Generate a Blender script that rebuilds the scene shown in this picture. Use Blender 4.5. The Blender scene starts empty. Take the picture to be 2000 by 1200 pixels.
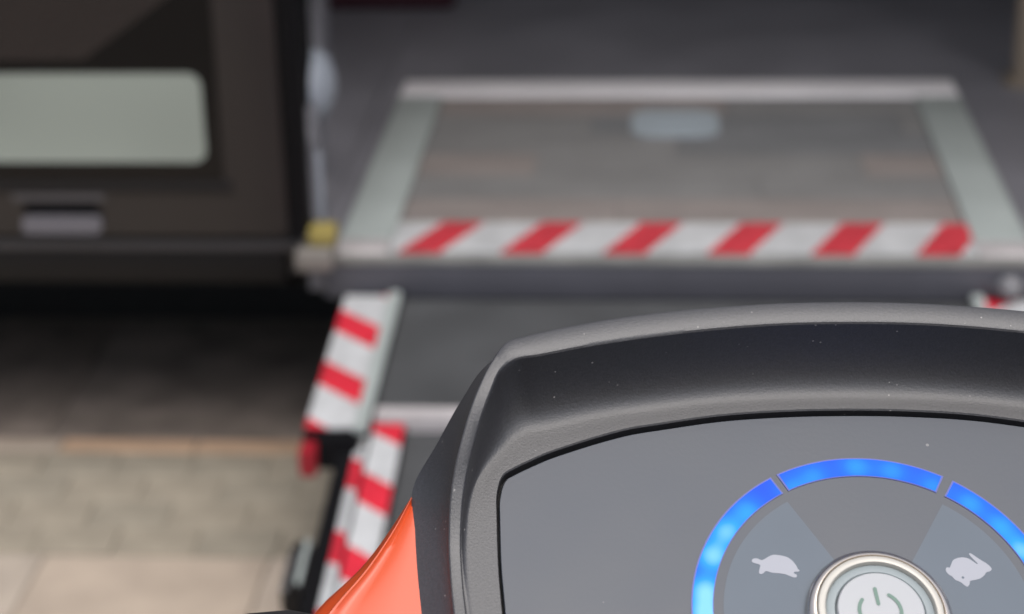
import bpy, bmesh, math, random
from mathutils import Vector, Matrix
random.seed(7)
S = bpy.context.scene
COL = S.collection
PI = math.pi

# ------------------------------------------------------------------ camera
cam_d = bpy.data.cameras.new('camera'); cam = bpy.data.objects.new('camera', cam_d); COL.objects.link(cam)
Rr = Vector((0.99756, 0.066874, -0.020162)); Ru = Vector((-0.00641, 0.375084, 0.926969)); Rf = Vector((-0.069553, 0.924575, -0.374597))
CAM = Vector((0, 0, 1.3016))
m = Matrix((Rr, Ru, -Rf)).transposed().to_4x4(); m.translation = CAM
cam.matrix_world = m
cam_d.sensor_width = 36; cam_d.lens = 72.0; cam_d.clip_start = 0.02; cam_d.clip_end = 2000
cam_d.dof.use_dof = True; cam_d.dof.focus_distance = 0.515; cam_d.dof.aperture_fstop = 15.0
S.camera = cam

# ------------------------------------------------------------------ world, sun, exposure
SUN_EL, SUN_AZ = 68.0, 150.0          # azimuth from +y (towards the bus), clockwise seen from above; overcast
w = bpy.data.worlds.new('World'); S.world = w; w.use_nodes = True
nt = w.node_tree; nt.nodes.clear()
sky = nt.nodes.new('ShaderNodeTexSky'); sky.sky_type = 'NISHITA'; sky.sun_disc = False
sky.sun_elevation = math.radians(SUN_EL); sky.sun_rotation = math.radians(SUN_AZ)
sky.dust_density = 4.0; sky.air_density = 0.8; sky.ozone_density = 1.0
bg = nt.nodes.new('ShaderNodeBackground'); bg.inputs[1].default_value = 0.15
hs = nt.nodes.new('ShaderNodeHueSaturation'); hs.inputs['Saturation'].default_value = 0.5
ow = nt.nodes.new('ShaderNodeOutputWorld')
nt.links.new(sky.outputs[0], hs.inputs['Color']); nt.links.new(hs.outputs[0], bg.inputs[0]); nt.links.new(bg.outputs[0], ow.inputs[0])
sun_d = bpy.data.lights.new('sun', 'SUN'); sun = bpy.data.objects.new('sun', sun_d); COL.objects.link(sun)
sun_d.energy = 1.1; sun_d.angle = math.radians(65); sun_d.color = (1.0, 0.965, 0.92)
el, az = math.radians(SUN_EL), math.radians(SUN_AZ)
sun.rotation_euler = Vector((math.sin(az)*math.cos(el), math.cos(az)*math.cos(el), math.sin(el))).to_track_quat('Z', 'Y').to_euler()
S.view_settings.view_transform = 'Standard'; S.view_settings.look = 'None'
S.view_settings.exposure = 0.55; S.view_settings.gamma = 1.0; S.view_settings.use_curve_mapping = False
S.cycles.max_bounces = 8

# ------------------------------------------------------------------ materials
def mat(name, col, rough=0.5, metal=0.0, ior=1.5, spec=0.5, coat=0.0, noise=0.0, nscale=20.0, bump=0.0, bscale=200.0, rvar=0.0, detail=4.0, bdist=0.001, trans=0.0):
    M = bpy.data.materials.new(name); M.use_nodes = True
    n = M.node_tree.nodes; L = M.node_tree.links; b = n['Principled BSDF']
    b.inputs['Base Color'].default_value = (*col, 1); b.inputs['Roughness'].default_value = rough
    b.inputs['Metallic'].default_value = metal; b.inputs['IOR'].default_value = ior
    b.inputs['Specular IOR Level'].default_value = spec; b.inputs['Coat Weight'].default_value = coat
    b.inputs['Coat Roughness'].default_value = 0.12; b.inputs['Transmission Weight'].default_value = trans
    tc = n.new('ShaderNodeTexCoord')
    if noise:
        t = n.new('ShaderNodeTexNoise'); t.inputs['Scale'].default_value = nscale; t.inputs['Detail'].default_value = detail
        L.new(tc.outputs['Object'], t.inputs['Vector'])
        mr = n.new('ShaderNodeMapRange'); mr.inputs[1].default_value = .3; mr.inputs[2].default_value = .7
        mr.inputs[3].default_value = 1-noise; mr.inputs[4].default_value = 1+noise
        L.new(t.outputs['Fac'], mr.inputs[0])
        mx = n.new('ShaderNodeVectorMath'); mx.operation = 'SCALE'; mx.inputs[0].default_value = col
        L.new(mr.outputs[0], mx.inputs['Scale']); L.new(mx.outputs[0], b.inputs['Base Color'])
        if rvar:
            m2 = n.new('ShaderNodeMapRange'); m2.inputs[3].default_value = rough-rvar; m2.inputs[4].default_value = rough+rvar
            L.new(t.outputs['Fac'], m2.inputs[0]); L.new(m2.outputs[0], b.inputs['Roughness'])
    if bump:
        t = n.new('ShaderNodeTexNoise'); t.inputs['Scale'].default_value = bscale; t.inputs['Detail'].default_value = 2
        L.new(tc.outputs['Object'], t.inputs['Vector'])
        bp = n.new('ShaderNodeBump'); bp.inputs['Strength'].default_value = bump; bp.inputs['Distance'].default_value = bdist
        L.new(t.outputs['Fac'], bp.inputs['Height']); L.new(bp.outputs[0], b.inputs['Normal'])
    return M

def mathn(n, L, op, a, b=None, clamp=False):
    x = n.new('ShaderNodeMath'); x.operation = op; x.use_clamp = clamp
    for i, v in enumerate((a, b)):
        if v is None: continue
        if isinstance(v, (int, float)): x.inputs[i].default_value = v
        else: L.new(v, x.inputs[i])
    return x.outputs[0]

def dusty(M, scale, thresh, col=(.55,.52,.5), amount=.6):
    """small light dust specks and short fibres over whatever base colour M has"""
    n = M.node_tree.nodes; L = M.node_tree.links; b = n['Principled BSDF']
    tc = n.new('ShaderNodeTexCoord')
    v = n.new('ShaderNodeTexVoronoi'); v.inputs['Scale'].default_value = scale
    L.new(tc.outputs['Object'], v.inputs['Vector'])
    sp = mathn(n, L, 'LESS_THAN', v.outputs['Distance'], .11)
    hue = n.new('ShaderNodeSeparateColor'); L.new(v.outputs['Color'], hue.inputs[0])
    on = mathn(n, L, 'LESS_THAN', hue.outputs[0], thresh)
    f = mathn(n, L, 'MULTIPLY', mathn(n, L, 'MULTIPLY', sp, on), hue.outputs[1])
    f = mathn(n, L, 'MULTIPLY', f, amount)
    mix = n.new('ShaderNodeMix'); mix.data_type = 'RGBA'
    src = b.inputs['Base Color'].links[0].from_socket if b.inputs['Base Color'].links else None
    if src: L.new(src, mix.inputs[6])
    else: mix.inputs[6].default_value = b.inputs['Base Color'].default_value
    mix.inputs[7].default_value = (*col, 1)
    L.new(f, mix.inputs[0]); L.new(mix.outputs[2], b.inputs['Base Color'])
    return M

def stripes(name, axis, shear_axis, shear, period, duty, phase, white=(.47,.48,.49), red=(.56,.025,.045), rough=.35):
    """flat print: retroreflective tape with slanted red bars, in object coordinates"""
    M = bpy.data.materials.new(name); M.use_nodes = True
    n = M.node_tree.nodes; L = M.node_tree.links; b = n['Principled BSDF']; b.inputs['Roughness'].default_value = rough
    tc = n.new('ShaderNodeTexCoord'); sx = n.new('ShaderNodeSeparateXYZ'); L.new(tc.outputs['Object'], sx.inputs[0])
    a = sx.outputs['XYZ'.index(axis)]; s = sx.outputs['XYZ'.index(shear_axis)]
    v = mathn(n, L, 'ADD', a, mathn(n, L, 'MULTIPLY', s, shear))
    v = mathn(n, L, 'ADD', v, phase)
    v = mathn(n, L, 'DIVIDE', v, period); v = mathn(n, L, 'FRACT', v)
    f = mathn(n, L, 'LESS_THAN', v, duty)
    t = n.new('ShaderNodeTexNoise'); t.inputs['Scale'].default_value = 30; L.new(tc.outputs['Object'], t.inputs['Vector'])
    mix = n.new('ShaderNodeMix'); mix.data_type = 'RGBA'; mix.inputs[6].default_value = (*white, 1); mix.inputs[7].default_value = (*red, 1)
    L.new(f, mix.inputs[0])
    mr = n.new('ShaderNodeMapRange'); mr.inputs[1].default_value = .3; mr.inputs[2].default_value = .7; mr.inputs[3].default_value = .80; mr.inputs[4].default_value = 1.08; t.inputs['Detail'].default_value = 6
    L.new(t.outputs['Fac'], mr.inputs[0])
    vm = n.new('ShaderNodeVectorMath'); vm.operation = 'SCALE'; L.new(mix.outputs[2], vm.inputs[0]); L.new(mr.outputs[0], vm.inputs['Scale'])
    L.new(vm.outputs[0], b.inputs['Base Color'])
    return M

MT = {}
MT['housing'] = dusty(mat('housing_plastic', (.0165,.0160,.0195), .52, ior=1.55, spec=1.0, noise=.38, nscale=1500, detail=2, bump=.2, bscale=1900, bdist=.0004), 430, .22, amount=.45)
MT['panel'] = dusty(mat('panel_membrane', (.028,.0355,.051), .44, ior=1.42, spec=1.0, noise=.10, nscale=22, rvar=.10, bump=.06, bscale=900, bdist=.0003), 260, .03, amount=.35)
MT['groove'] = mat('groove_black', (.006,.006,.007), .6)
MT['knob'] = mat('grey_knob', (.17,.17,.18), .4)
MT['orange'] = mat('orange_paint', (.55,.066,.012), .32, coat=.3, noise=.02, nscale=30)
MT['rubber'] = mat('black_rubber', (.015,.015,.016), .6, bump=.1, bscale=400)
MT['sector'] = mat('print_blue_grey', (.072,.094,.122), .44, noise=.03, nscale=60)
MT['icon'] = mat('print_pale', (.29,.30,.34), .45)
MT['bezel'] = mat('brushed_metal', (.80,.72,.64), .24, metal=1.0)
MT['lip'] = mat('cream_metal_lip', (.40,.385,.35), .35, metal=.2)
MT['btn_ring'] = mat('button_ring_grey', (.24,.275,.285), .4)
MT['btn_cap'] = mat('button_cap_white', (.35,.36,.375), .35)
MT['btn_mark'] = mat('button_mark_green', (.11,.185,.15), .5)
MT['steel'] = mat('steel', (.35,.36,.38), .35, metal=1.0)
MT['alu'] = mat('aluminium_strip', (.38,.42,.41), .5, metal=.25, noise=.06, nscale=8, rvar=.08)
MT['alu_bright'] = mat('aluminium_bright', (.80,.78,.80), .45, metal=.2, noise=.05, nscale=8)
MT['alu_worn'] = mat('aluminium_worn', (.43,.405,.41), .5, metal=.1, noise=.22, nscale=14, rvar=.1)
MT['vinyl'] = mat('floor_vinyl', (.145,.143,.160), .45, noise=.15, nscale=6, rvar=.1)
MT['plank_a'] = mat('vinyl_plank_grey', (.185,.183,.182), .5, noise=.10, nscale=9)
MT['plank_b'] = mat('vinyl_plank_brown', (.225,.20,.19), .5, noise=.12, nscale=9)
MT['plank_c'] = mat('vinyl_plank_dark', (.155,.158,.163), .5, noise=.10, nscale=9)
MT['body'] = mat('bus_paint_dark_brown', (.0155,.0130,.0128), .38, coat=.25, noise=.08, nscale=3)
MT['body_grey'] = mat('bus_trim_grey', (.007,.006,.006), .5, spec=.35, noise=.06, nscale=5)
MT['ledge'] = mat('ledge_grey', (.065,.06,.062), .45)
MT['black'] = mat('black_trim', (.003,.003,.004), .6, spec=.15)
MT['dglass'] = mat('door_glass_dark', (.004,.0035,.0035), .16, spec=.3, noise=.1, nscale=4)
MT['dreflect'] = mat('door_reflection_brown', (.018,.0135,.0125), .25, noise=.15, nscale=4)  # brown base colour stands for the reflection in the door pane
MT['lowglass'] = mat('frosted_glass_greenish', (.27,.30,.265), .38, spec=.4, noise=.22, nscale=2.6, detail=1)
MT['handle_grey'] = mat('handle_grey', (.12,.115,.13), .4)
MT['sill'] = mat('sill_rubber_blue_grey', (.062,.062,.075), .55, noise=.12, nscale=7)
MT['ramp'] = mat('ramp_grit_surface', (.048,.050,.053), .68, noise=.2, nscale=9, rvar=.12, bump=.5, bscale=900, bdist=.0006)
MT['inner'] = mat('interior_panel_grey', (.20,.20,.225), .5)
MT['blob'] = mat('interior_cover_blue_grey', (.30,.33,.38), .45)
MT['seat'] = mat('maroon_seat_base', (.030,.003,.010), .7)
MT['lip_grey'] = mat('worn_lip_grey', (.20,.20,.19), .5, noise=.2, nscale=15)
MT['pole'] = mat('grab_pole_beige', (.22,.18,.14), .35)
MT['yellow'] = mat('yellow_plastic', (.27,.215,.06), .5)
MT['bracket'] = mat('bracket_beige', (.17,.155,.14), .5)
MT['plate'] = mat('handle_plate_pale', (.32,.365,.40), .35)
MT['road'] = mat('asphalt', (.05,.047,.044), .9, noise=.25, nscale=40, bump=.6, bscale=300)
MT['jointsand'] = mat('joint_sand', (.17,.15,.125), .95, noise=.2, nscale=50)
MT['slab'] = mat('paving_beige', (.37,.305,.245), .85, noise=.13, nscale=11, bump=.4, bscale=300)
MT['slab2'] = mat('paving_beige_pale', (.40,.335,.275), .85, noise=.13, nscale=13, bump=.4, bscale=300)
MT['slab3'] = mat('paving_beige_grey', (.345,.295,.245), .85, noise=.13, nscale=10, bump=.4, bscale=300)
MT['sett'] = mat('sett_grey_beige', (.262,.230,.180), .88, noise=.16, nscale=18, bump=.5, bscale=300)
MT['sett2'] = mat('sett_grey', (.245,.218,.172), .88, noise=.16, nscale=18, bump=.5, bscale=300)
MT['tan'] = mat('sett_tan', (.42,.285,.19), .88, noise=.16, nscale=14, bump=.5, bscale=300)
MT['kerb'] = mat('kerb_stone', (.175,.143,.12), .88, noise=.3, nscale=12, bump=.4, bscale=200)
MT['ceiling'] = mat('bus_ceiling', (.25,.25,.25), .6)
MT['wglass'] = mat('tinted_glass', (.02,.022,.025), .08)

# ------------------------------------------------------------------ mesh helpers (verts given in world coordinates, metres)
ORG = {}
def base_origin(p): return ORG[p.name]
def finish(name, bm, material, parent=None, smooth=None, props=None, origin=None, frame=None):
    me = bpy.data.meshes.new(name)
    bmesh.ops.recalc_face_normals(bm, faces=bm.faces[:])
    if frame is None:
        if origin is None:
            c = [Vector(v.co) for v in bm.verts]
            lo = Vector([min(v[i] for v in c) for i in range(3)]); hi = Vector([max(v[i] for v in c) for i in range(3)])
            origin = (lo+hi)/2; origin.z = lo.z
        else: origin = Vector(origin)
        bmesh.ops.translate(bm, verts=bm.verts[:], vec=-origin)
    bm.to_mesh(me); bm.free()
    if smooth is not None:
        for p in me.polygons: p.use_smooth = True
        me.set_sharp_from_angle(angle=math.radians(smooth))
    for mm in (material if isinstance(material, (list, tuple)) else [material]): me.materials.append(mm)
    o = bpy.data.objects.new(name, me); COL.objects.link(o)
    place(o, parent, origin, frame)
    if props:
        for k, v in props.items(): o[k] = v
    return o
def place(o, parent, origin, frame=None):
    """world placement given; the local transform under the parent is worked out from it"""
    W = frame.copy() if frame is not None else Matrix.Translation(Vector(origin))
    ORG[o.name] = W
    if parent is not None:
        o.parent = parent; o.matrix_basis = ORG[parent.name].inverted() @ W
    else: o.matrix_basis = W
def empty(name, loc, props, frame=None, parent=None):
    o = bpy.data.objects.new(name, None); COL.objects.link(o); o.empty_display_size = .1
    place(o, parent, loc, frame)
    for k, v in props.items(): o[k] = v
    return o
def box(bm, a, b, bev=0.0, seg=2):
    a, b = Vector(a), Vector(b)
    g = bmesh.ops.create_cube(bm, size=1.0)['verts']
    for v in g: v.co = Vector([(a[i]+b[i])/2 + v.co[i]*abs(b[i]-a[i]) for i in range(3)])
    if bev:
        es = list({e for v in g for e in v.link_edges})
        bmesh.ops.bevel(bm, geom=es, offset=bev, segments=seg, profile=.5, affect='EDGES')
def hexa(bm, pts):
    """8 points: bottom 4 then top 4"""
    v = [bm.verts.new(p) for p in pts]
    for f in ((0,1,2,3),(4,5,6,7),(0,1,5,4),(1,2,6,5),(2,3,7,6),(3,0,4,7)): bm.faces.new([v[i] for i in f])
def prism(bm, pts, off):
    off = Vector(off); n = len(pts)
    a = [bm.verts.new(p) for p in pts]; b = [bm.verts.new(Vector(p)+off) for p in pts]
    bm.faces.new(a); bm.faces.new(b[::-1])
    for i in range(n): bm.faces.new([a[i], a[(i+1)%n], b[(i+1)%n], b[i]])
def tube(bm, p, q, r, seg=20, r2=None):
    p, q = Vector(p), Vector(q); d = (q-p).normalized(); a = d.orthogonal().normalized(); b = d.cross(a); r2 = r if r2 is None else r2
    A = [bm.verts.new(p+(a*math.cos(2*PI*i/seg)+b*math.sin(2*PI*i/seg))*r) for i in range(seg)]
    B = [bm.verts.new(q+(a*math.cos(2*PI*i/seg)+b*math.sin(2*PI*i/seg))*r2) for i in range(seg)]
    bm.faces.new(A[::-1]); bm.faces.new(B)
    for i in range(seg): bm.faces.new([A[i], A[(i+1)%seg], B[(i+1)%seg], B[i]])
def boxobj(name, a, b, material, parent, bev=0.0, props=None, origin=None, smooth=None):
    bm = bmesh.new(); box(bm, a, b, bev); return finish(name, bm, material, parent, smooth if smooth is not None else (40 if bev else None), props, origin)
def rrect(x0, x1, z0, z1, r, n=6):
    P = []
    for cx_, cz_, a0 in ((x1-r, z1-r, 0), (x0+r, z1-r, 90), (x0+r, z0+r, 180), (x1-r, z0+r, 270)):
        for i in range(n+1):
            t = math.radians(a0+90*i/n); P.append((cx_+r*math.cos(t), cz_+r*math.sin(t)))
    return P

# ------------------------------------------------------------------ ground
ZR = -0.13
bm = bmesh.new(); box(bm, (-400, 3.161, ZR-.3), (400, 800, ZR)); 
finish('road', bm, MT['road'], None, props={'kind': 'structure'})
bm = bmesh.new(); box(bm, (-400, -400, -.5), (400, 2.689, -.0035))
pav = finish('pavement', bm, MT['jointsand'], None, props={'kind': 'structure'}, origin=(0, 0, -.5))
def stone_mesh(name, sx, sy, sz, bev, m_):
    bm = bmesh.new(); box(bm, (-sx/2, -sy/2, -sz), (sx/2, sy/2, 0))
    es = [e for e in bm.edges if all(v.co.z > -1e-5 for v in e.verts)]
    bmesh.ops.bevel(bm, geom=es, offset=bev, segments=1, affect='EDGES')
    me = bpy.data.meshes.new(name); bm.to_mesh(me); bm.free(); me.materials.append(m_); return me
def lay(name, me, x, y, z, parent, tilt=.004):
    o = bpy.data.objects.new(name, me); COL.objects.link(o)
    W = Matrix.Translation((x, y, z)) @ Matrix.Rotation(random.uniform(-tilt, tilt), 4, 'X') @ Matrix.Rotation(random.uniform(-tilt, tilt), 4, 'Y')
    ORG[o.name] = W; o.parent = parent; o.matrix_basis = ORG[parent.name].inverted() @ W
SL = [stone_mesh('paving_slab', .2975, .1975, .03, .0018, MT[k]) for k in ('slab', 'slab2', 'slab3')]
for j in range(8):
    for i in range(-8, 9):
        lay('paving_slab', random.choice(SL), i*.3-.05+(.15 if j % 2 else 0), 2.335-.1-.2*j, random.uniform(-.0006, .0006), pav, .0015)
ST = [stone_mesh('paving_sett', .1088, .0748, .03, .0018, MT[k]) for k in ('sett', 'sett2', 'sett')]
for j in range(4):
    for i in range(-24, 12):
        lay('paving_sett', random.choice(ST), i*.11+(.055 if j % 2 else 0), 2.375+.076*j, random.uniform(-.0008, .0008), pav, .003)
TN = [stone_mesh('edging_block', .197, .046, .03, .002, MT[k]) for k in ('tan', 'tan', 'slab')]
for i in range(-12, 8): lay('edging_block', random.choice(TN), i*.2+.03, 2.664, random.uniform(-.0006, .0006), pav, .002)
for i in range(-4, 4):
    bm = bmesh.new(); box(bm, (i*.9+.001, 2.69, ZR-.2), (i*.9+.899, 3.16, -.002), .003)
    finish('kerb_stone', bm, MT['kerb'], pav, 40)

# ------------------------------------------------------------------ bus
FZ = .32; YS = 2.60
bus = empty('bus', (0, 2.6, ZR), {'label': 'dark brown low floor bus with its door open and boarding ramp down at the kerb', 'category': 'bus'})
X0, X1 = -.475, .95        # door opening
def part(name, a, b, m_, bev=0.0, parent=None, props=None): return boxobj(name, a, b, MT[m_], parent or bus, bev, props)
# structure of the body
bm = bmesh.new(); box(bm, (-5.5, YS+.02, .30), (X0-.02, YS+.07, 1.0)); box(bm, (-5.5, YS+.02, 1.9), (X0-.02, YS+.07, 2.75)); box(bm, (X0-.10, YS+.021, 1.0), (X0-.02, YS+.069, 1.9))
box(bm, (X1+.02, YS+.02, .30), (3.0, YS+.07, 1.0)); box(bm, (X1+.02, YS+.02, 1.9), (3.0, YS+.07, 2.75)); box(bm, (X1+.02, YS+.021, 1.0), (X1+.10, YS+.069, 1.9))
box(bm, (X0-.02, YS+.022, 2.50), (X1+.02, YS+.068, 2.748))
finish('side_panel', bm, MT['body'], bus)
part('skirt', (-5.5, YS+.004, .278), (X0-.03, YS+.066, .3325), 'body_grey', .008)
part('lower_ledge', (-5.5, YS-.022, .336), (-.478, YS+.018, .352), 'ledge', .004)
part('skirt', (X1+.03, YS+.004, .278), (3.0, YS+.066, .3325), 'body_grey', .008)
part('side_window', (-5.4, YS+.03, 1.0), (X0-.10, YS+.05, 1.9), 'wglass')
part('side_window', (X1+.10, YS+.03, 1.0), (2.9, YS+.05, 1.9), 'wglass')
part('far_wall', (-5.5, 5.05, .30), (3.0, 5.10, 2.75), 'inner')
part('end_wall', (-5.5, YS+.07, .30), (-5.45, 5.05, 2.75), 'inner')
part('end_wall', (2.95, YS+.07, .30), (3.0, 5.05, 2.75), 'inner')
part('roof', (-5.5, YS+.02, 2.75), (3.0, 5.10, 2.85), 'body', .0)
part('ceiling', (-5.45, YS+.071, 2.60), (2.95, 5.049, 2.62), 'ceiling')
part('underfloor', (-5.5, YS+.16, .215), (3.0, 5.08, .269), 'black')
# floor: frame panel let into it
part('floor', (-5.44, YS+.072, .27), (X0-.002, 5.049, FZ), 'vinyl')
bm = bmesh.new()
box(bm, (X0, YS+.004, .27), (-.442, 5.049, FZ)); box(bm, (.512, YS+.004, .27), (X1-.002, 5.049, FZ)); box(bm, (-.442, 3.477, .27), (.512, 5.0485, FZ))
finish('floor', bm, MT['vinyl'], bus)
part('floor', (X1, YS+.072, .27), (2.94, 5.049, FZ), 'vinyl')
hatch = part('floor_hatch', (-.44, YS+.004, .271), (.510, 3.475, FZ-.004), 'black', props={'label': 'ramp hatch set flush in the bus floor'})
# frame strips
def fstrip(a, b, m_): return part('frame_strip', a, b, m_, .002, hatch)
fstrip((-.440, 2.668, FZ-.003), (-.366, 3.374, FZ+.004), 'alu')
fstrip((.434, 2.668, FZ-.003), (.510, 3.374, FZ+.004), 'alu')
fstrip((-.440, 3.376, FZ-.003), (.510, 3.474, FZ+.004), 'alu_bright')
# planks inside the frame
rows = [(2.735, .112), (2.849, .105), (2.956, .105), (3.063, .104), (3.169, .102), (3.273, .100)]
for k, (y0, dy) in enumerate(rows):
    x = -.3645; off = (.31, .52, .18, .40, .26, .48)[k]
    while x < .4325:
        xe = min(x+off, .4325); off = .5
        key = random.choice(['plank_a', 'plank_a', 'plank_c', 'plank_b'] if k > 1 else ['plank_b', 'plank_a', 'plank_b', 'plank_a'])
        part('floor_plank', (x+.0006, y0+.0006, FZ-.004), (xe-.0006, y0+dy-.0006, FZ+.0005), key, parent=hatch)
        x = xe
# recessed handle plate
bm = bmesh.new(); P = rrect(-.040, .102, 3.148, 3.290, .035)
prism(bm, [(a, b, FZ+.0006) for a, b in P], (0, 0, .004)); hp = finish('handle_plate', bm, MT['plate'], hatch, 35)
bm = bmesh.new(); P = rrect(-.012, .074, 3.190, 3.245, .02); prism(bm, [(a, b, FZ+.0048) for a, b in P], (0, 0, .002)); finish('handle_bar', bm, MT['plate'], hatch, 35)
# hazard tape on the sill
MT['tape_sill'] = stripes('sill_hazard_tape', 'X', 'Y', -.42, .1405, .42, .1405*10-.061, red=(.50,.045,.06))
part('hazard_tape', (-.364, 2.613, FZ-.004), (.4335, 2.733, FZ+.0045), 'tape_sill')
part('worn_edge_tape', (-.440, 2.606, FZ-.004), (-.367, 2.666, FZ+.003), 'alu_worn', .001)
part('worn_edge_tape', (.436, 2.606, FZ-.004), (.510, 2.666, FZ+.003), 'alu_worn', .001)
part('edge_profile', (-.44, 2.592, FZ-.008), (.512, 2.6125, FZ+.002), 'lip_grey', .002)
part('sill_face', (-.452, 2.594, .262), (.95, 2.6025, FZ-.0085), 'sill', .001)
# door leaf (outside the body, beside the opening)
door = part('door', (-1.16, YS-.046, .3655), (-.490, YS-.010, 2.30), 'body', .004, props={'label': 'dark brown door leaf slid open'})
yf = YS-.046
def dpart(name, a, b, m_, bev=0.0): return part(name, a, b, m_, bev, door)
dpart('edge_seal', (-.489, YS-.050, .3655), (-.462, YS-.006, 2.30), 'black', .006)
# upper dark pane around the low window: four pieces round a rounded hole
W0 = rrect(-.905, -.592, .4715, .5945, .018)
bm = bmesh.new()
def pane_with_hole(bm, x0, x1, z0, z1, hole, y, th):
    n = len(hole); outer = []
    for a, b in hole:
        cx_, cz_ = (-.905-.592)/2, (.4715+.5945)/2; dx, dz = a-cx_, b-cz_
        t = min(((x1-cx_)/dx if dx > 0 else (x0-cx_)/dx) if abs(dx) > 1e-6 else 1e9, ((z1-cz_)/dz if dz > 0 else (z0-cz_)/dz) if abs(dz) > 1e-6 else 1e9)
        outer.append([cx_+dx*t, cz_+dz*t])
    for cx_, cz_ in ((x0, z0), (x0, z1), (x1, z0), (x1, z1)):
        k = min(range(n), key=lambda i: (outer[i][0]-cx_)**2+(outer[i][1]-cz_)**2); outer[k] = [cx_, cz_]
    V = lambda P, yy: [bm.verts.new((a, yy, b)) for a, b in P]
    fo, fi, bo, bi = V(outer, y), V(hole, y), V(outer, y+th), V(hole, y+th)
    for i in range(n):
        j = (i+1) % n
        for q in ((fo, fi), (bo, bi), (fo, bo), (fi, bi)):
            bm.faces.new([q[0][i], q[0][j], q[1][j], q[1][i]])
pane_with_hole(bm, -1.10, -.572, .446, .70, W0, yf-.004, .0035)
box(bm, (-1.10, yf-.004, .7002), (-.572, yf-.0005, 1.7))
finish('door_glass', bm, MT['dglass'], door)
bm = bmesh.new(); prism(bm, [(-1.099, yf-.0042, .612), (-.745, yf-.0042, .612), (-.59, yf-.0042, .72), (-.575, yf-.0042, 1.69), (-1.099, yf-.0042, 1.69)], (0, -.0008, 0)); finish('painted_reflection', bm, MT['dreflect'], door)  # diagonal-edged brown sheet: the pane's reflection put into colour and shape
bm = bmesh.new(); prism(bm, [(a, yf-.0030, b) for a, b in W0], (0, .0028, 0)); finish('low_window', bm, MT['lowglass'], door, props={'label': 'pale frosted low window'})
dpart('door_rail', (-1.15, yf-.004, .428), (-.560, yf-.0005, .4445), 'body_grey', .0015)
dpart('handle_recess', (-.846, yf-.0035, .398), (-.745, yf-.0004, .4150), 'black', .001)
dpart('handle_bezel', (-.862, yf-.003, .4165), (-.735, yf-.0004, .4265), 'ledge', .001)
bm = bmesh.new(); P = rrect(-.850, -.742, .3725, .3960, .008, 4); prism(bm, [(a, yf-.0095, b) for a, b in P], (0, .009, 0)); finish('door_handle', bm, MT['handle_grey'], door, 35)
# bracket and yellow tab at the foot of the door
part('hinge_bracket', (-.481, 2.535, .322), (-.430, 2.590, .352), 'bracket', .006)
part('yellow_tab', (-.465, 2.552, .3525), (-.428, 2.588, .378), 'yellow', .005)
# second door leaf beyond the frame on the right
part('door', (.98, YS-.046, .3655), (1.60, YS-.010, 2.30), 'body', .004, props={'label': 'dark brown door leaf on the far side of the opening'})
# inside the entrance
bm = bmesh.new(); hexa(bm, [(-.47, 2.68, FZ), (-.61, 3.72, FZ), (-.64, 3.72, FZ), (-.50, 2.68, FZ), (-.47, 2.68, .46), (-.61, 3.72, .46), (-.64, 3.72, .46), (-.50, 2.68, .46)])
finish('entrance_side_panel', bm, MT['inner'], bus)
bm = bmesh.new()
bmesh.ops.create_uvsphere(bm, u_segments=24, v_segments=14, radius=1.0, matrix=Matrix.Translation((-.515, 2.93, .47)) @ Matrix.Diagonal((.038, .07, .055, 1)))
finish('rounded_cover', bm, MT['blob'], bus, 60)
part('entrance_post', (-.545, 2.85, FZ+.001), (-.505, 2.91, 1.4), 'black', .006)
part('entrance_post', (-.490, 2.70, FZ+.001), (-.470, 2.74, .43), 'blob', .006)
bm = bmesh.new(); tube(bm, (.628, 3.46, FZ), (.628, 3.46, 2.60), .019, 20); tube(bm, (.628, 3.46, FZ), (.628, 3.46, FZ+.012), .034, 20)
finish('grab_pole', bm, MT['pole'], bus, 40)
st = part('seat_base', (-.95, 3.99, FZ+.001), (-.40, 4.5, .62), 'seat', .02)
part('seat_cushion', (-.97, 3.96, .62), (-.38, 4.5, .72), 'seat', .03, st)
part('seat_back', (-.97, 4.45, .72), (-.40, 4.55, 1.35), 'seat', .03, st)

# ------------------------------------------------------------------ boarding ramp
ramp = empty('boarding_ramp', (.01, YS, .27), {'label': 'dark grey wheelchair ramp with red and white edge tape below the bus door', 'category': 'ramp'})
def sl(x, y, dz, s=.08, y0=2.592, z0=.2605): return (x, y, z0-s*(y0-y)+dz)
def slab(name, x0, x1, ya, yb, z0_, z1_, m_, parent=ramp, s=.08, y0=2.592, z0=.2605, props=None, origin=None, bev=0):
    bm = bmesh.new()
    hexa(bm, [sl(x, y, d, s, y0, z0) for d in (z0_, z1_) for x, y in ((x0, ya), (x1, ya), (x1, yb), (x0, yb))])
    if bev: bmesh.ops.bevel(bm, geom=bm.edges[:], offset=bev, segments=2, affect='EDGES')
    return finish(name, bm, MT[m_], parent, 40 if bev else None, props, origin)
YJ = 2.285
SE = (.7)
MT['tape_l1'] = stripes('ramp_tape_left', 'Y', 'X', .88, .147, .42, -.008)
MT['tape_r1'] = stripes('ramp_tape_right', 'Y', 'X', -.88, .142, .42, .020)
slab('ramp_deck', -.345, .422, YJ, 2.592, -.02, 0, 'ramp')
slab('side_rail', -.424, -.3452, 2.215, 2.590, -.03, .006, 'black', bev=.002)
slab('side_rail', .4222, .501, 2.215, 2.590, -.03, .006, 'black', bev=.002)
slab('hazard_tape', -.423, -.363, 2.228, 2.588, .0062, .0085, 'tape_l1', origin=(-.393, 2.45, .25))
slab('hazard_tape', .440, .500, 2.228, 2.588, .0062, .0085, 'tape_r1', origin=(.470, 2.45, .25))
slab('edge_channel', -.3625, -.346, 2.215, 2.588, .0062, .016, 'alu', bev=.002)
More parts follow.
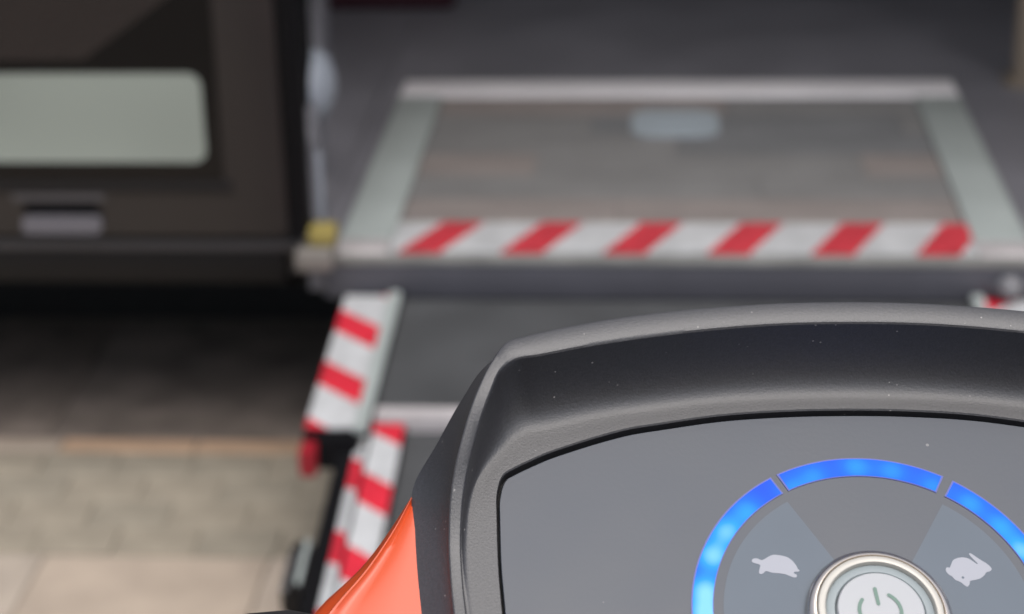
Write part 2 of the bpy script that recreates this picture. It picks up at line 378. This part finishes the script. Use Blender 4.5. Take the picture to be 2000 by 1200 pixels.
slab('edge_channel', .423, .4395, 2.215, 2.588, .0062, .016, 'alu', bev=.002)
MT['red'] = mat('red_cap', (.26,.008,.018), .45)
slab('end_cap', -.425, -.404, 2.182, 2.2145, -.034, .000, 'red', bev=.003)
slab('end_latch', -.403, -.352, 2.190, 2.2145, -.028, .010, 'black', bev=.003)
slab('joint_bar', -.343, .420, YJ-.030, YJ-.001, -.022, .008, 'alu_worn', bev=.003)
# second, narrower section a little lower
s2 = .135; Y2 = 2.2525; Z2 = .2605-.08*(2.592-2.2525)-.010
k2 = dict(s=s2, y0=Y2, z0=Z2)
slab('ramp_deck', -.302, .380, .52, Y2, -.02, 0, 'ramp', **k2)
MT['tape_l2'] = stripes('ramp_tape_left_inner', 'Y', 'X', .80, .143, .42, -.005)
MT['tape_l3'] = stripes('ramp_tape_left_outer', 'Y', 'X', .80, .143, .42, -.022)
def flange(x0, x1, m_, side):
    slab('side_rail', min(x0, x1), max(x0, x1), .55, Y2, -.028, .010, 'black', bev=.002, **k2)
flange(-.379, -.3025, 'x', 1); flange(.3805, .457, 'x', 1)
slab('hazard_tape', -.3410, -.3040, .56, Y2-.004, .0103, .013, 'tape_l2', origin=(-.31, 2.2, .2), **k2)
slab('hazard_tape', .382, .4185, .56, Y2-.004, .0103, .013, 'tape_r1', origin=(.40, 2.2, .2), **k2)
# outer, canted half of the tape
for sgn, nm in ((-1, 'tape_l3'), (1, 'tape_r1')):
    xa, xb = (-.3455, -.3780) if sgn < 0 else (.423, .455)
    bm = bmesh.new(); P = []
    for y in (.56, Y2-.004):
        P.append((sl(xa, y, .0130, **k2), sl(xb, y, .0050, **k2), sl(xb, y, .0030, **k2), sl(xa, y, .0104, **k2)))
    va = [bm.verts.new(p) for p in P[0]]; vb = [bm.verts.new(p) for p in P[1]]
    bm.faces.new(va); bm.faces.new(vb[::-1])
    for i in range(4): bm.faces.new([va[i], va[(i+1)%4], vb[(i+1)%4], vb[i]])
    finish('hazard_tape', bm, MT[nm], ramp, origin=((-.31 if sgn < 0 else .40), 2.2, .2))
# latch on the outside of the second section
slab('side_latch', -.405, -.3795, 1.925, 2.02, -.030, .010, 'body_grey', bev=.006, **k2)
slab('latch_lever', -.402, -.394, 1.915, 1.985, .0105, .020, 'steel', bev=.003, **k2)
slab('latch_lever', -.389, -.383, 1.93, 2.01, .0105, .016, 'alu', bev=.002, **k2)
# bolt knob and its arm by the right hinge
bm = bmesh.new(); bmesh.ops.create_uvsphere(bm, u_segments=20, v_segments=12, radius=.0165, matrix=Matrix.Translation((.472, 2.578, .289))); finish('hinge_knob', bm, MT['knob'], ramp, 60)
bm = bmesh.new(); tube(bm, (.448, 2.585, .285), (.508, 2.585, .285), .006); finish('hinge_pin', bm, MT['sill'], ramp, 40)

# ------------------------------------------------------------------ mobility scooter
CU = Vector((0.98952327, 0.13608241, -0.04822118)); CV = Vector((-0.09272765, 0.85505336, 0.51018167)); CN = Vector((0.11065843, -0.50036520, 0.8587138))
CO = Vector((0.05360632, 0.42273195, 1.05184363))
CF = Matrix((CU, CV, CN)).transposed().to_4x4(); CF.translation = CO
scoot = empty('mobility_scooter', (.10, .62, .02), {'label': 'orange and dark grey mobility scooter seen over its tiller console with blue lights', 'category': 'mobility scooter'})
def L2(p): return tuple(c*.001 for c in p)
ST_ = [  # gap, rim inner, rim outer, height, skirt, skirt w
 ((0,-60),(0,-66),(0,-70),.9,(0,-75)),
 ((-60,-60),(-64,-66),(-66,-70),.9,(-70,-75)),
 ((-80,-58.5),(-88,-63.5),(-91,-67),.9,(-96,-71)),
 ((-86.5,-52),(-94,-55),(-97.5,-57),.9,(-103,-60)),
 ((-88,-40),(-95.6,-42),(-99.2,-42),.9,(-105,-42)),
 ((-88.4,-18),(-96.4,-22),(-99.8,-22),.9,(-106.6,-18)),
 ((-88.8,2.5),(-97,-3),(-100.4,-3),.9,(-107.8,5)),
 ((-89.2,16),(-98,10.5),(-101.2,10.5),1.1,(-109,21)),
 ((-89,28),(-98.2,21),(-101.4,21),2.4,(-109.6,35)),
 ((-88.7,34.5),(-97.3,32),(-100.7,32),7,(-108.5,43)),
 ((-87.3,39.4),(-94.8,42),(-98.5,41.2),13,(-103.3,53.3)),
 ((-84.2,42),(-90.7,52.6),(-94.1,53.4),18.8,(-96,68)),
 ((-80.5,44),(-88.2,58.0),(-90.6,60.6),20,(-91,76.5)),
 ((-76.5,46),(-84.6,61.2),(-86.8,66.4),20,(-85,82.5)),
 ((-71.5,48),(-79,62.4),(-81.8,68.5),20,(-80,85)),
 ((-59,52.3),(-66,65.4),(-66,72.6),20,(-64,89)),
 ((-46,55),(-47,68.7),(-47,75.9),20,(-46,92.5)),
 ((-33,57.1),(-34,70.4),(-34,77.4),20,(-33,94)),
 ((-17,58.4),(-17.5,71.8),(-17.5,78.7),20,(-17,95)),
 ((0,58.8),(0,72.2),(0,79.1),20,(0,95.5)),
]
flat = [(*a[0], *a[1], *a[2], a[3], *a[4]) for a in ST_]
mir = []
for r_ in flat[1:-1][::-1]:
    r_ = list(r_); 
    for i in (0, 2, 4, 7): r_[i] = -r_[i]
    mir.append(tuple(r_))
loopst = flat + mir
def catmull(P, sub):
    n = len(P); out = []
    for i in range(n):
        p0, p1, p2, p3 = P[i-1], P[i], P[(i+1) % n], P[(i+2) % n]
        # centripetal-like tangents on the rim inner polyline distance
        def dist(a, b): return max(1e-3, math.hypot(a[2]-b[2], a[3]-b[3]))
        d0, d1, d2 = dist(p0, p1), dist(p1, p2), dist(p2, p3)
        for s in range(sub):
            t = s/sub; h00 = 2*t**3-3*t**2+1; h10 = t**3-2*t**2+t; h01 = -2*t**3+3*t**2; h11 = t**3-t**2; q = []
            for c in range(len(p1)):
                m1 = ((p1[c]-p0[c])/d0*d1/(d0+d1)*d1 + (p2[c]-p1[c])/(d0+d1)*d0) if True else 0
                m2 = ((p2[c]-p1[c])/d1*d2/(d1+d2)*d1 + (p3[c]-p2[c])/d2*d1/(d1+d2)*d1)
                m1 = ((p1[c]-p0[c])/d0*d1 + (p2[c]-p1[c])/d1*d0)/(d0+d1)*d1
                m2 = ((p2[c]-p1[c])/d1*d2 + (p3[c]-p2[c])/d2*d1)/(d1+d2)*d1
                q.append(h00*p1[c]+h10*m1+h01*p2[c]+h11*m2)
            out.append(q)
    return out
LP = catmull(loopst, 7)
def ringpts(fn): return [fn(q) for q in LP]
def lerp2(a, b, t): return (a[0]+(b[0]-a[0])*t, a[1]+(b[1]-a[1])*t)
def nrm(i):
    a, b = LP[i-1], LP[(i+1) % len(LP)]; t = Vector((b[0]-a[0], b[1]-a[1])); t.normalize(); return Vector((-t.y, t.x))
NR = [nrm(i) for i in range(len(LP))]
# loop runs bottom -> left -> top: outward normal check
if NR[0].y > 0: NR = [-n for n in NR]
GV = [.38+.62*abs(v.y) for v in NR]
FV = [.30+.50*abs(v.x)**1.5 for v in NR]
for _ in range(10): FV = [(FV[i-1]+FV[i]+FV[(i+1) % len(FV)])/3 for i in range(len(FV))]
def houses():
    R = []
    G = .85
    def off(i, d): return (LP[i][0]+NR[i].x*d*GV[i], LP[i][1]+NR[i].y*d*GV[i])
    n = len(LP)
    R.append([(*off(i, G), -4) for i in range(n)])
    R.append([(*off(i, G), -.35) for i in range(n)])
    R.append([(*off(i, G+.35), 0) for i in range(n)])
    for t in [0, .5]:
        R.append([(*lerp2(off(i, G+.8), lerp2((LP[i][0], LP[i][1]), (LP[i][2], LP[i][3]), FV[i]), t), 0) for i in range(n)])
    K = 12
    for k in range(0, K+1):
        a = k/K*PI/2; r = []
        for i in range(n):
            q = LP[i]; f = FV[i]; s = f+(1-f)*math.sin(a)**.95; h = q[6]*(1-math.cos(a)); h = min(h, q[6]-.7)
            if k == K: h = q[6]-.7
            r.append((*lerp2((q[0], q[1]), (q[2], q[3]), s), h))
        R.append(r)
    def rim(t, dh): return [(*lerp2((q[2], q[3]), (q[4], q[5]), t), q[6]+dh) for q in LP]
    R += [rim(.05, -.25), rim(.13, 0.0), rim(.5, .12), rim(.84, 0), rim(.94, -.25), rim(1.0, -.8)]
    for t in (.15, .5, .9, 1.0):
        R.append([(*lerp2((q[4], q[5]), (q[7], q[8]), t**1.7 if t < 1 else 1), (q[6]-.8)+(-6-(q[6]-.8))*(t**1.25)) for q in LP])
    R.append([(q[7]*.985, q[8]*.985, -7.2) for q in LP])
    R.append([(q[7]*.95, q[8]*.95, -48) for q in LP])
    R.append([(q[7]*.6, q[8]*.6, -62) for q in LP])
    return R
RG = houses()
bm = bmesh.new()
VR = [[bm.verts.new(L2(p)) for p in r] for r in RG]
n = len(LP)
for a, b in zip(VR[:-1], VR[1:]):
    for i in range(n): bm.faces.new([a[i], a[(i+1) % n], b[(i+1) % n], b[i]])
bm.faces.new(VR[-1])
house = finish('console_housing', bm, MT['housing'], scoot, 28, frame=CF)
# seat of the groove
bm = bmesh.new(); bm.faces.new([bm.verts.new(L2((q[0]*1.02, q[1]*1.02, -3.2))) for q in LP]); 
bmesh.ops.solidify(bm, geom=bm.faces[:], thickness=.001)
finish('panel_gasket', bm, MT['groove'], house, frame=CF)
# inset panel
bm = bmesh.new(); G = .85
rings = [[(LP[i][0]-NR[i].x*d*GV[i], LP[i][1]-NR[i].y*d*GV[i], z) for i in range(n)] for d, z in ((G, -3.0), (G, -.3), (G+.3, 0))]
VR = [[bm.verts.new(L2(p)) for p in r] for r in rings]
for a, b in zip(VR[:-1], VR[1:]):
    for i in range(n): bm.faces.new([a[i], a[(i+1) % n], b[(i+1) % n], b[i]])
bm.faces.new(VR[-1])
panel = finish('dash_panel', bm, MT['panel'], scoot, 28, frame=CF)

# blue light arc: diffuser strips lit by LEDs behind them
LEDS = [(-42.4,-6,.9), (-41.6,1.5,.95), (-40.9,8,.9), (-38.2,17.3,.88), (-34.2,24.1,.78), (-28.4,29.6,.55), (-16.6,35.9,.42), (-10.6,39.6,.42), (0.1,42.3,.5), (9.0,41.0,.45), (18.4,36.5,.42), (26.8,31.4,.5), (33.2,24.9,.55), (37.2,18.0,.8), (40.5,9,.9), (42,0,.9)]
def led_mat():
    M = bpy.data.materials.new('lit_blue_diffuser'); M.use_nodes = True
    n_ = M.node_tree.nodes; L = M.node_tree.links; b = n_['Principled BSDF']
    b.inputs['Base Color'].default_value = (.002, .01, .08, 1); b.inputs['Roughness'].default_value = .3; b.inputs['Specular IOR Level'].default_value = .12
    tc = n_.new('ShaderNodeTexCoord'); acc = None
    for (u, v, s) in LEDS:
        d = n_.new('ShaderNodeVectorMath'); d.operation = 'DISTANCE'; L.new(tc.outputs['Object'], d.inputs[0]); d.inputs[1].default_value = (u*.001, v*.001, 0)
        q = mathn(n_, L, 'DIVIDE', d.outputs['Value'], .0043)
        q = mathn(n_, L, 'MULTIPLY', q, q); q = mathn(n_, L, 'MULTIPLY', q, -1.0); q = mathn(n_, L, 'EXPONENT', q)
        q = mathn(n_, L, 'MULTIPLY', q, s)
        acc = q if acc is None else mathn(n_, L, 'ADD', acc, q)
    r = n_.new('ShaderNodeValToRGB'); L.new(acc, r.inputs[0])
    e = r.color_ramp.elements
    e[0].position = 0; e[0].color = (.012, .07, .74, 1)
    e[1].position = 1; e[1].color = (.22, .58, .87, 1)
    k = e.new(.30); k.color = (.008, .14, .82, 1)
    k = e.new(.62); k.color = (.018, .30, .85, 1)
    L.new(r.outputs[0], b.inputs['Emission Color']); b.inputs['Emission Strength'].default_value = .95
    return M
MT['led'] = led_mat()
MT['led_edge'] = mat('diffuser_edge_lilac', (.05, .06, .20), .3)
MT['led_edge'].node_tree.nodes['Principled BSDF'].inputs['Emission Color'].default_value = (.14, .2, .95, 1)
MT['led_edge'].node_tree.nodes['Principled BSDF'].inputs['Emission Strength'].default_value = .12
def arcpoly(r0, r1, a0, a1, k=40):
    P = [(r0*math.cos(math.radians(a0+(a1-a0)*i/k)), r0*math.sin(math.radians(a0+(a1-a0)*i/k))) for i in range(k+1)]
    Q = [(r1*math.cos(math.radians(a0+(a1-a0)*i/k)), r1*math.sin(math.radians(a0+(a1-a0)*i/k))) for i in range(k+1)]
    return P, Q
def arcstrip(bm, r0, r1, a0, a1, z0, z1, k=40):
    P, Q = arcpoly(r0, r1, a0, a1, k); V = lambda A, z: [bm.verts.new(L2((*p, z))) for p in A]
    p0, q0, p1, q1 = V(P, z0), V(Q, z0), V(P, z1), V(Q, z1)
    for i in range(k):
        for A, B in ((p0, q0), (p1, q1), (p0, p1), (q0, q1)): bm.faces.new([A[i], A[i+1], B[i+1], B[i]])
    for j in (0, k): bm.faces.new([p0[j], q0[j], q1[j], p1[j]])
for a0, a1 in ((118.6, 208), (61.2, 116.4), (-28, 58.2)):
    bm = bmesh.new(); arcstrip(bm, 39.9, 44.6, a0+.6, a1-.6, -.2, .32); s_ = finish('light_segment', bm, MT['led'], panel, 30, frame=CF)
    bm = bmesh.new(); arcstrip(bm, 39.65, 45.0, a0, a1, -.2, .22); finish('light_surround', bm, MT['led_edge'], panel, 30, frame=CF)
# printed sectors
for a0, a1 in ((119.3, 207), (-27, 57.5)):
    bm = bmesh.new(); P, Q = arcpoly(15, 37.3, a0, a1, 40); ws = [bm.verts.new(L2((*p, .06))) for p in P+Q[::-1]]; bm.faces.new(ws)
    bmesh.ops.triangulate(bm, faces=bm.faces[:]); finish('printed_sector', bm, MT['sector'], panel, frame=CF)
TUR = [(-29.0,16.2),(-28.5,16.7),(-27.5,16.7),(-26.6,16.1),(-25.5,16.7),(-24.4,17.4),(-23.4,17.7),(-21.6,17.4),(-20.3,17.0),(-19.2,16.0),(-18.4,14.6),(-18.2,13.7),(-17.7,13.2),(-18.3,12.9),(-19.0,13.0),(-19.4,12.6),(-18.6,12.1),(-18.7,11.5),(-19.3,11.3),(-20.4,11.8),(-21.3,12.3),(-23.1,12.6),(-24.5,12.7),(-25.9,13.3),(-26.5,12.7),(-27.2,12.3),(-27.7,12.7),(-27.4,13.8),(-27.0,14.9),(-28.1,15.3),(-28.9,15.6)]
HAR = [(17.6,13.3),(18.0,13.8),(18.7,13.6),(19.2,14.6),(19.8,15.7),(21.0,16.3),(22.4,16.5),(23.6,16.2),(24.6,15.4),(25.4,14.6),(25.8,14.6),(25.0,15.7),(24.2,16.9),(24.0,17.5),(24.5,17.6),(25.6,16.6),(26.7,15.6),(27.7,14.9),(28.5,14.0),(28.9,13.2),(28.5,12.6),(27.3,12.3),(26.7,11.4),(25.5,10.5),(24.2,10.2),(22.9,10.0),(22.7,9.1),(22.1,8.3),(21.4,8.8),(20.6,9.7),(19.3,10.3),(18.9,11.2),(18.1,11.7),(17.6,12.6)]
def smooth2(P, it=2):
    for _ in range(it):
        Q = []
        for i in range(len(P)):
            a, b = P[i], P[(i+1) % len(P)]; Q += [lerp2(a, b, .2), lerp2(a, b, .8)]
        P = Q
    return P
for nm, pts in (('turtle_icon', TUR), ('hare_icon', HAR)):
    bm = bmesh.new(); bm.faces.new([bm.verts.new(L2((*p, .12))) for p in smooth2(pts)]); bmesh.ops.triangulate(bm, faces=bm.faces[:])
    ic = finish(nm, bm, MT['icon'], panel, frame=CF)
bm = bmesh.new(); bm.faces.new([bm.verts.new(L2((21.4+.33*math.cos(t*PI/6), 10.9+.33*math.sin(t*PI/6), .16))) for t in range(12)]); finish('icon_eye', bm, MT['sector'], panel, frame=CF)
# power button: lathe
def lathe(prof, m_, name, parent, cx_=-.7, cy_=.3, seg=96, cap=False):
    bm = bmesh.new(); R = [[bm.verts.new(L2((cx_+r*math.cos(2*PI*i/seg), cy_+r*math.sin(2*PI*i/seg), z))) for i in range(seg)] for r, z in prof]
    for a, b in zip(R[:-1], R[1:]):
        for i in range(seg): bm.faces.new([a[i], a[(i+1) % seg], b[(i+1) % seg], b[i]])
    if cap: bm.faces.new(R[-1])
    return finish(name, bm, m_, parent, 40, frame=CF)
btn = lathe([(17.4, -.5), (17.4, 1.2), (17.2, 1.9), (16.8, 2.5), (16.2, 3.0), (15.6, 3.25), (15.3, 3.3), (15.1, 2.6)], MT['bezel'], 'power_button', scoot)
lathe([(15.08, 2.4), (15.0, 3.1), (14.7, 3.5), (13.6, 3.75), (13.2, 3.6), (12.9, 3.0), (12.9, 1.5)], MT['lip'], 'button_lip', btn)
lathe([(12.88, 2.4), (12.4, 2.7), (10.9, 2.7), (10.55, 2.3), (10.5, 1.2)], MT['btn_ring'], 'button_ring', btn)
lathe([(10.4, 1.2), (10.4, 3.0), (10.1, 3.4), (6, 3.55), (.5, 3.6)], MT['btn_cap'], 'button_cap', btn, cap=True)
def stroke(bm, pts, wd, z):
    n_ = len(pts); Lp, Rp = [], []
    for i, p in enumerate(pts):
        a = Vector(pts[max(i-1, 0)]); b = Vector(pts[min(i+1, n_-1)]); t = (b-a).normalized(); nn = Vector((-t.y, t.x))*wd/2
        Lp.append((p[0]+nn.x, p[1]+nn.y)); Rp.append((p[0]-nn.x, p[1]-nn.y))
    def capp(c, d0):
        return [(c[0]+wd/2*math.cos(d0-k*PI/6), c[1]+wd/2*math.sin(d0-k*PI/6)) for k in range(1, 6)]
    te = Vector(pts[-1])-Vector(pts[-2]); ts = Vector(pts[0])-Vector(pts[1])
    P = Lp + capp(pts[-1], math.atan2(te.y, te.x)+PI/2) + Rp[::-1] + capp(pts[0], math.atan2(ts.y, ts.x)+PI/2)
    f = bm.faces.new([bm.verts.new(L2((*p, z))) for p in P]); bmesh.ops.triangulate(bm, faces=[f])
bm = bmesh.new()
stroke(bm, [(-1.45, 6.1), (-1.2, 2.1)], .9, 3.72)
cc, rr = (-1.0, .2), 4.95
stroke(bm, [(cc[0]+rr*math.cos(math.radians(a)), cc[1]+rr*math.sin(math.radians(a))) for a in range(58, -221, -6)], .9, 3.72)
finish('power_symbol', bm, MT['btn_mark'], btn, frame=CF)

# orange body cover at both sides of the console
SIL = [(-108.7,51.9),(-113.4,43.5),(-118.0,36.1),(-122.5,30.2),(-130.0,22.4),(-133.9,17.4),(-138.6,11.1),(-143,3.6),(-150,-14),(-152,-40),(-140,-66),(-112,-78)]
CRE = [(-109.3,46.5),(-112.9,39.4),(-116.8,32.8),(-121.6,25.6),(-127.3,18.7),(-130.6,14.4),(-134.8,8.3),(-138.8,1.0),(-144,-15),(-146,-40),(-136,-62),(-110,-74)]
INN = [(-105.7,46.6),(-105.7,38.3),(-105.4,31.7),(-105.1,26.6),(-104.8,19.4),(-104.4,13.8),(-104.0,7.5),(-103.9,0),(-102,-15),(-100,-38),(-98,-56),(-96,-66)]
def orange(side):
    def crv(P, k=4):
        out = []; n_ = len(P)
        for i in range(n_-1):
            p0, p1, p2, p3 = P[max(i-1, 0)], P[i], P[i+1], P[min(i+2, n_-1)]
            for s in range(k):
                t = s/k; out.append(tuple(.5*((2*p1[c])+(-p0[c]+p2[c])*t+(2*p0[c]-5*p1[c]+4*p2[c]-p3[c])*t*t+(-p0[c]+3*p1[c]-3*p2[c]+p3[c])*t**3) for c in (0, 1)))
        out.append(P[-1]); return out
    s_, c_, i_ = crv(SIL), crv(CRE), crv(INN)
    rows = []
    for a, b, d in zip(s_, c_, i_):
        row = [(*d, -20.6), (*d, -20.0), (*lerp2(d, b, .35), -19.6), (*lerp2(d, b, .7), -19.9), (*lerp2(d, b, .80), -20.4), (*lerp2(d, b, .88), -20.1), (*lerp2(d, b, .915), -19.35), (*lerp2(d, b, .94), -19.35), (*lerp2(d, b, .97), -20.3), (*b, -21.0), (*lerp2(b, a, .30), -22.4), (*lerp2(b, a, .6), -24.4), (*lerp2(b, a, .9), -26.4), (*a, -28.0), (a[0]*.985, a[1]*.985, -40), (a[0]*.93, a[1]*.93-2, -62)]
        rows.append([((x-.5)*side, y-8.6, z+14) for x, y, z in row])
    bm = bmesh.new(); V = [[bm.verts.new(L2(p)) for p in r] for r in rows]
    for a, b in zip(V[:-1], V[1:]):
        for i in range(len(a)-1): bm.faces.new([a[i], a[i+1], b[i+1], b[i]])
    bm.faces.new(V[0]); bm.faces.new(V[-1])
    return finish('orange_cover', bm, MT['orange'], scoot, 45, frame=CF)
orange(1); orange(-1)

# handlebar grips with ribbed sleeve
def grip(side):
    bm = bmesh.new(); seg = 28
    prof = [(-112, 13)]
    x = -128; prof = [(-108, 12.0), (-126, 12.5), (-133, 15.0), (-140, 16.3), (-150, 16.6), (-158, 16.2)]
    x = -160
    while x > -262:
        prof += [(x, 16.0), (x-.8, 15.1), (x-1.9, 15.1), (x-2.6, 16.0)]; x -= 3.4
    prof += [(-264, 17), (-268, 16.5), (-270, 8)]
    cv, cw = 13.4, -50.0
    R = []
    for (x, r) in prof:
        # gentle sweep back of the bar
        dv = -((-x-140)/120)*14 if -x > 140 else 0
        R.append([bm.verts.new(L2((x*side, cv+dv+r*math.cos(2*PI*i/seg), cw+r*math.sin(2*PI*i/seg)))) for i in range(seg)])
    for a, b in zip(R[:-1], R[1:]):
        for i in range(seg): bm.faces.new([a[i], a[(i+1) % seg], b[(i+1) % seg], b[i]])
    bm.faces.new(R[0]); bm.faces.new(R[-1])
    return finish('handle_grip', bm, MT['rubber'], scoot, 50, frame=CF)
grip(1); grip(-1)
# steering column, foot deck and front wheels, below and behind the console
top = CF @ Vector((0, -.02, -.05)); foot = Vector((.10, .66, .18))
bm = bmesh.new(); tube(bm, top, foot, .034, 24, .04); finish('steering_column', bm, MT['rubber'], scoot, 40)
bm = bmesh.new(); box(bm, (-.13, .52, .10), (.33, .74, .26), .05, 4); finish('front_cowl', bm, MT['orange'], scoot, 50)
bm = bmesh.new(); box(bm, (-.14, -.35, .10), (.34, .515, .15), .02, 3); finish('foot_deck', bm, MT['rubber'], scoot, 50)
for x in (-.17, .33):
    bm = bmesh.new(); tube(bm, (x, .63, .165), (x+.06, .63, .165), .10, 40); bmesh.ops.bevel(bm, geom=[e for e in bm.edges if len(e.link_faces) == 2 and any(len(f.verts) > 4 for f in e.link_faces)], offset=.015, segments=3, affect='EDGES')
    wh = finish('tyre', bm, MT['rubber'], scoot, 40)
    bm = bmesh.new(); tube(bm, (x-.002, .63, .165), (x+.062, .63, .165), .055, 30); finish('rim', bm, MT['steel'], scoot, 40)

bm = bmesh.new(); box(bm, (-.17, -.42, .56), (.37, .04, .68), .05, 4); seat = finish('seat', bm, MT['rubber'], scoot, 50)  # unseen seat, added in black so the console hood wall reflects something dark
bm = bmesh.new(); box(bm, (-.15, -.52, .66), (.35, -.42, 1.30), .045, 4); finish('seat_back', bm, MT['rubber'], scoot, 50)  # unseen tall back, added to block low sky from the hood wall
bm = bmesh.new(); tube(bm, (.10, -.2, .14), (.10, -.2, .57), .04, 24); finish('seat_post', bm, MT['steel'], scoot, 40)
bm = bmesh.new(); box(bm, (-.15, -.75, .10), (.35, -.355, .42), .09, 4); finish('rear_cowl', bm, MT['orange'], scoot, 50)
